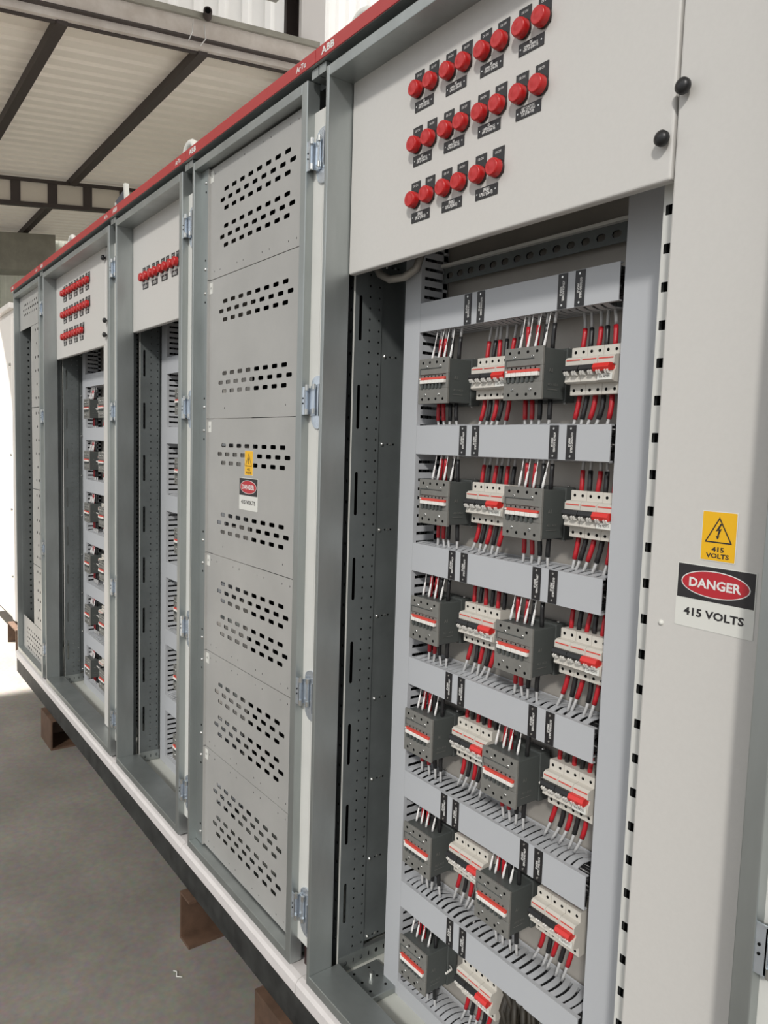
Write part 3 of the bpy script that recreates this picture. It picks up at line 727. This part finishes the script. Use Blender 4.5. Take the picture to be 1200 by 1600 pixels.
# --- section 4: six slotted plates
XH8 = [-2.0222+0.0502*i for i in range(8)]; XH9 = [-2.0475+0.0503*i for i in range(9)]
seams = (2.385, 2.067, 1.661, 1.257, 0.953, 0.647, 0.325)
rows4 = ((2.3060, 2.2797, 2.2537, 2.2041, 2.1773, 2.1516), (1.9948, 1.9685, 1.9431, 1.7908, 1.7648, 1.7396), (1.5837, 1.5582, 1.5328, 1.3819, 1.3570, 1.3309),
         (1.1778, 1.1522, 1.1270, 1.0779, 1.0522, 1.0268), (0.8690, 0.8431, 0.8174, 0.7674, 0.7415, 0.7153), (0.5556, 0.5296, 0.5030, 0.4524, 0.4266, 0.3998))
for k in range(6):
    b = MB(); rr = []
    tiny = [-2.10, -2.06, -1.95, -1.91, -1.80, -1.76, -1.66, -1.62]
    sh = (0, 0, 0, 0.006, -0.003, -0.006)[k]
    if k in (0, 3, 4, 5): rr.append((seams[k]-0.020, 0.0022, [(x, 0.0012) for x in tiny]))
    for j, z in enumerate(rows4[k]): rr.append((z, 0.0056, [(x+sh, 0.0143) for x in (XH9 if j in (1, 4) else XH8)]))
    if k in (0, 3, 4, 5): rr.append((seams[k+1]+0.022, 0.0022, [(x, 0.0012) for x in tiny]))
    else: rr.append((seams[k+1]+0.03, 0.0024, [(-2.02, 0.0013), (-1.66, 0.0013)]))
    rr.sort()
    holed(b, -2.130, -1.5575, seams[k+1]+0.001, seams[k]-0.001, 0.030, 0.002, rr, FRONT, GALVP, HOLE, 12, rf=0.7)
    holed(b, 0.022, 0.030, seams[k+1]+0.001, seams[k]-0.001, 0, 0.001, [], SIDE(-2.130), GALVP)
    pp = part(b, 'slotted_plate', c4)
    b = MB(); b.box(-2.132, -2.110, 0.0292, 0.0298, seams[k]-0.040, seams[k]-0.008, STW); text(b, 'A%d' % (k+1), -2.121, seams[k]-0.023, 0.010, 0.007, 0.0290, TXK); b.build('plate_label', pp)
    if k == 2: danger_signs(c4, pp, -1.8575, 1.538, 0.0298)
b = MB(); b.box(-2.185, -2.133, 0.024, 0.030, 0.322, 2.388, GALV); ms = part(b, 'fixing_strip', c4)
for k in range(6):
    for z in (seams[k]-0.035, seams[k+1]+0.035):
        c = MB(); c.lathe((-2.150, 0.024, z), (0, -1, 0), [(0, .0052), (.002, .0048), (.0036, .002)], SCREW, 12); c.disc((-2.150, 0.024, z-0.026 if z == seams[k]-0.035 else z+0.026), (0, -1, 0), .0034, HOLE, 8); c.build('screw', ms)

b = MB(); b.box(-2.20, -1.53, 0.30, 0.303, 0.30, 2.38, HOLE); part(b, 'inner_backing', c4)  # black sheet standing in for the unlit interior behind the slots

# --- section 1
b = MB()
h8 = [-4.735+0.044*i for i in range(8)]; h9 = [-4.755+0.0445*i for i in range(9)]
holed(b, -4.855, -4.247, 2.20, 2.388, 0.030, 0.002, [(2.278, 0.006, [(x, 0.009) for x in h8]), (2.306, 0.006, [(x, 0.009) for x in h9]), (2.333, 0.006, [(x, 0.009) for x in h8])], FRONT, GALVP, HOLE, 8)
part(b, 'dotted_plate', c1)
for (za, zb_, n_) in ((1.752, 2.198, 6), (1.30, 1.748, 6), (0.87, 1.296, 6), (0.52, 0.866, 6)):
    b = MB(); rr = []
    for i in range(n_):
        z = za+0.05+(zb_-za-0.08)*i/(n_-1); o_ = 0.03 if i % 3 == 1 else 0
        rr.append((z, 0.0075, [(-4.46+o_, 0.009), (-4.40+o_, 0.009), (-4.34+o_*.5, 0.009)]))
    holed(b, -4.565, -4.247, za, zb_, 0.030, 0.002, rr, FRONT, GALVP, HOLE, 8); pp = part(b, 'dotted_plate', c1)
    if za == 1.30: danger_signs(c1, pp, -4.33, 1.545, 0.0298)
b = MB(); rr = [(0.345+0.028*i, 0.006, [(x, 0.009) for x in (h9 if i % 2 else h8)]) for i in range(5)]
holed(b, -4.855, -4.247, 0.322, 0.516, 0.030, 0.002, rr, FRONT, GALVP, HOLE, 8); part(b, 'dotted_plate', c1)
b = MB(); rr = [(0.54+0.0365*i, 0.006, [(0.075, 0.005)]) for i in range(45)]
holed(b, 0.03, 0.12, 0.322, 2.388, 0, 0.002, rr, SIDE(-4.868), GALV, HOLE, 8); part(b, 'slotted_profile', c1)
b = MB(); b.box(-4.87, -4.57, 0.42, 0.423, 0.3, 2.39, PLATE); part(b, 'inner_backing', c1)
b = MB(); b.box(-4.918, -4.914, 0.05, 0.6, ZB, ZT, GALV); part(b, 'end_panel', c1)

# base beam, feet, eyebolts
t = root('base_beam', (-2.65, 0.1, 0.165), 'long dusty black steel beam carrying the whole cabinet row', 'beam')
b = MB(); b.box(-4.90, -0.34, -0.003, 0.030, 0.158, 0.241, BEAM); b.box(-4.90, -0.34, 0.012, 0.08, 0.160, 0.170, BEAM); b.box(-4.90, -0.34, 0.012, 0.08, 0.231, 0.2405, BEAM); part(b, 'front_channel', t)
b = MB(); b.box(-4.90, -0.34, 0.50, 0.58, 0.160, 0.2405, BEAM); part(b, 'rear_channel', t)
for k, (xa, xb, closed) in enumerate(((-4.15, -3.93, True), (-2.19, -2.115, False), (-1.665, -1.48, True), (-0.75, -0.5, True))):
    b = MB(); y0 = -0.026
    b.box(xa, xa+0.010, y0, 0.60, 0, 0.157, RUST); b.box(xa+.010, xb, y0, 0.60, 0.149, 0.157, RUST); b.box(xa+.010, xb, y0, 0.60, 0.0, 0.010, RUST)
    if closed: b.box(xa+.010, xb, y0, y0+0.008, 0.010, 0.149, RUST)
    tag(b.build('steel_foot'), ['brown steel channel foot under the cabinet with dense lamp rows', 'brown steel channel foot at the left end of the slotted plate cabinet', 'brown steel channel foot at the junction before the nearest cabinet', 'brown steel channel foot under the nearest cabinet'][k], 'support block', 'brown channel feet under the row')
def eyebolt(x, y, label, z=ZT+0.006, m=STW, s=1.0):
    b = MB(); n = 20; R_ = 0.022*s
    b.lathe((x, y, z), (0, 0, 1), [(0, .016*s), (.008*s, .016*s), (.009*s, .01*s), (.02*s, .007*s)], m, 14)
    pts = [(x+R_*math.sin(2*math.pi*i/n), y, z+0.036*s-R_*math.cos(2*math.pi*i/n)) for i in range(n+1)]
    b.tube(pts, .006*s, m, 8)
    return tag(b.build('eyebolt'), label, 'lifting eye', 'white eyebolts on the cabinet tops')
for k, x in enumerate((-4.88, -4.05, -3.90, -2.42, -1.62, -1.44)):
    eyebolt(x, 0.085, 'white lifting eyebolt on top of the row, %s from the far end' % ORD[k], s=(1.5, 1.7, 2.1, 2.1, 1.2, 1.9)[k])
# leaning sheet on top near the seam
b = MB(); X0, Y0 = -3.25, 0.12
DKB = mat('dark_blue_sheet', (0.06, 0.065, 0.085), 0.5)
b.prism([(-0.165, 0), (0.085, 0), (0.05, 0.188), (-0.08, 0.165), (-0.15, 0.11)], 0, 0.004, DKB, lambda u, v, w: (X0+u, Y0+w, ZT+0.0062+v))
b.prism([(0.085, 0), (0.105, 0), (0.070, 0.198), (0.050, 0.198)], -0.010, 0.006, STW, lambda u, v, w: (X0+u, Y0+w, ZT+0.0062+v))
b.prism([(-0.09, 0), (-0.03, 0), (-0.075, 0.155)], -0.006, 0.0, STW, lambda u, v, w: (X0+u, Y0+w, ZT+0.0062+v))
tag(b.build('bracket_sheet'), 'dark blue-grey triangular plate with white edge standing on the cabinet tops', 'plate')

# far white cabinet at the left
t = root('white_cabinet', (-6.75, 0.55, 0.17), 'white enclosure standing beyond the far end of the cabinet row', 'electrical cabinet')
FW = mat('white_enclosure', (0.72, 0.69, 0.66), 0.4)
b = MB(); b.box(-7.4, -6.0, 0.205, 0.9, 0.20, 2.50, FW); part(b, 'body', t, bevel=.004)
b = MB(); b.box(-6.06, -5.99, 0.185, 0.206, 0.215, 2.44, FW); b.box(-6.5, -6.075, 0.190, 0.206, 0.24, 2.44, FW); d_ = part(b, 'door', t, bevel=.003)
for z in (0.55, 1.05, 1.45, 2.1):
    c = MB(); c.lathe((-6.02, 0.187, z), (0, -1, 0), [(0, .014), (.014, .012)], SCREW, 12); c.build('knob', d_)
b = MB(); b.box(-7.42, -5.98, 0.17, 0.92, 2.50, 2.54, FW); part(b, 'roof_plate', t, bevel=.004)
eyebolt(-6.05, 0.30, 'white lifting eyebolt on top of the far white enclosure', z=2.54, s=1.9, m=FW)
b = MB(); b.box(-7.2, -5.98, 0.23, 0.26, 0.16, 0.20, BEAM); part(b, 'plinth', t)
b = MB(); b.box(-6.25, -6.24, 0.18, 0.9, 0, 0.158, RUST); b.box(-5.95, -5.94, 0.18, 0.9, 0, 0.158, RUST); b.box(-6.24, -5.95, 0.18, 0.9, 0.148, 0.158, RUST); b.box(-6.24, -5.95, 0.85, 0.9, 0, 0.148, RUST)
tag(b.build('steel_foot'), 'brown steel channel foot under the far white enclosure', 'support block', 'brown channel feet under the row')
# debris on the floor
random.seed(5)
for k, (x, y, lb) in enumerate(((-2.05, -0.10, 'white shred lying by the brown foot'), (-1.93, -0.32, 'tiny white cable tie clipping alone on the concrete'))):
    b = MB(); b.tube([(x, y, .002), (x+.012, y+.006, .004), (x+.03, y-.002, .003), (x+.04, y+.012, .002)], .0018, STW, 5)
    tag(b.build('scrap'), lb, 'scrap')
